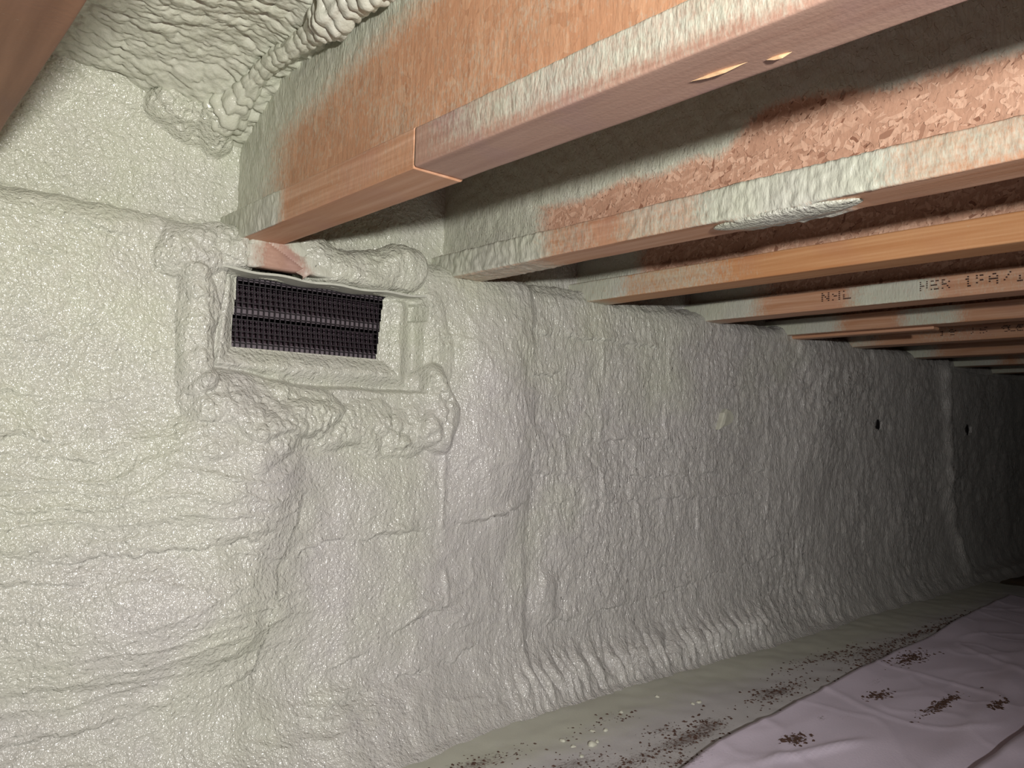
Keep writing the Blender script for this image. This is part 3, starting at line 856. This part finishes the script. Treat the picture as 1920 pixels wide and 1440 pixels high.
sheet('vapor_sheet', np.arange(-1.3, 3.3, 0.014), np.linspace(0, 1, 150) ** 0.7, M_SHEET_LILAC, zf_front, False,
      'strip of lilac plastic sheet overlapping in the lower right corner', 'plastic sheet')

# loose dirt flakes, too many to count: piles on the lilac sheet, scatter on the grey one
def flake(verts, faces, x, y, z, s):
    a = random.random() * 6.28; b = len(verts)
    e = s * random.uniform(0.35, 0.8); ca, sa = math.cos(a), math.sin(a); hh = s * random.uniform(0.25, 0.6)
    for (px, py, pz) in ((-s, 0, 0), (0, -e, 0), (s, 0, 0), (0, e, 0), (0.1 * s, 0.1 * e, hh)):
        verts.append((x + px * ca - py * sa, y + px * sa + py * ca, z + pz))
    faces.extend([(b, b + 1, b + 4), (b + 1, b + 2, b + 4), (b + 2, b + 3, b + 4), (b + 3, b, b + 4), (b + 3, b + 2, b + 1, b)])
def dirt_obj(name, verts, faces, label):
    me = bpy.data.meshes.new(name); me.from_pydata(verts, [], faces); me.update()
    tag(link(name, me, M_DIRT, smooth=False), label, 'dirt', kind='stuff')
PILES = {0: 'round dark dirt pile on the lilac sheet nearest the sheet edge', 1: 'smeared brown dirt patch on the lilac sheet beside its edge',
         3: 'long thin brown dirt streak on the lilac sheet', 4: 'small brown dirt patch on the lilac sheet at the right border', 5: 'faint far dirt scatter on the lilac sheet'}
SIZES = (0.0012, 0.0018, 0.0025, 0.0035)
gv, gf = [], []
for i, (cx, cy, rx, ry, wt) in enumerate(DIRT):
    pv, pf = [], []
    for k in range(int(26 + 9000 * rx * ry * wt * (16 if i in PILES else 6))):
        q = 0.5 if i in PILES else 0.7
        x = random.gauss(cx, rx * q); y = random.gauss(cy, ry * q)
        ey = float(edge_y(np.array(x))); s = random.choice(SIZES) * (1.1 + 0.3 * x)
        if y > 1.17: continue
        if y > ey + 0.004: flake(gv, gf, x, y, float(z_under(np.array(x), np.array(y))) + 0.0003, s * 1.35)
        elif y > 0.56 and i in PILES:
            flake(pv, pf, x, y, float(zf_lilac(np.array(x), np.array((y + 1.9) / (ey + 1.9)))[2]) + 0.0008, s * 1.25)
    if i in PILES: dirt_obj('dirt_pile', pv, pf, PILES[i])
for k in range(900):
    x = random.uniform(0.85, 3.0); y = random.uniform(0.93, 1.16)
    if y > float(edge_y(np.array(x))) + 0.004:
        flake(gv, gf, x, y, float(z_under(np.array(x), np.array(y))) + 0.0003, random.choice((0.001, 0.0016, 0.0022)))
dirt_obj('dirt_flakes', gv, gf, 'dark brown dirt flakes scattered over the grey ground sheet')

# foam crumbs
def crumb_mesh(seed):
    bm = bmesh.new(); bmesh.ops.create_icosphere(bm, subdivisions=2, radius=1)
    r_ = random.Random(seed); ph = [r_.random() * 6 for _ in range(3)]
    for v in bm.verts:
        k = 1 + 0.22 * math.sin(v.co.x * 3 + ph[0]) * math.sin(v.co.y * 3 + ph[1]) + 0.12 * math.sin(v.co.x * 6 + ph[2])
        v.co = Vector((v.co.x * k, v.co.y * k * 0.7, max(v.co.z, -0.5) * 0.55 * k))
    me = bpy.data.meshes.new('foam_crumb'); bm.to_mesh(me); bm.free(); me.materials.append(M_CRUMB)
    me.polygons.foreach_set('use_smooth', np.ones(len(me.polygons), dtype=bool))
    return me
cms = [crumb_mesh(i) for i in range(3)]
for i, (x, y, s) in enumerate([(1.141, 1.056, .011), (1.111, 1.105, .007), (1.105, 1.071, .006), (1.162, 1.062, .006), (1.193, 1.103, .006),
                               (1.216, 1.089, .007), (1.316, 1.136, .006), (1.497, 1.069, .007), (1.477, 1.071, .006), (1.453, 1.150, .006), (1.088, 1.032, .006)]):
    o = bpy.data.objects.new('foam_crumb', cms[i % 3]); col.objects.link(o)
    o.location = (x, y, float(z_under(np.array(x), np.array(y))) + s * 0.27)
    o.scale = (s, s, s); o.rotation_euler = (0, 0, i * 1.3)
    tag(o, 'biggest pale foam crumb lying on the grey ground sheet' if i == 0 else 'small pale foam crumb lying on the grey ground sheet', 'foam crumb', 'foam crumbs on the ground sheet')
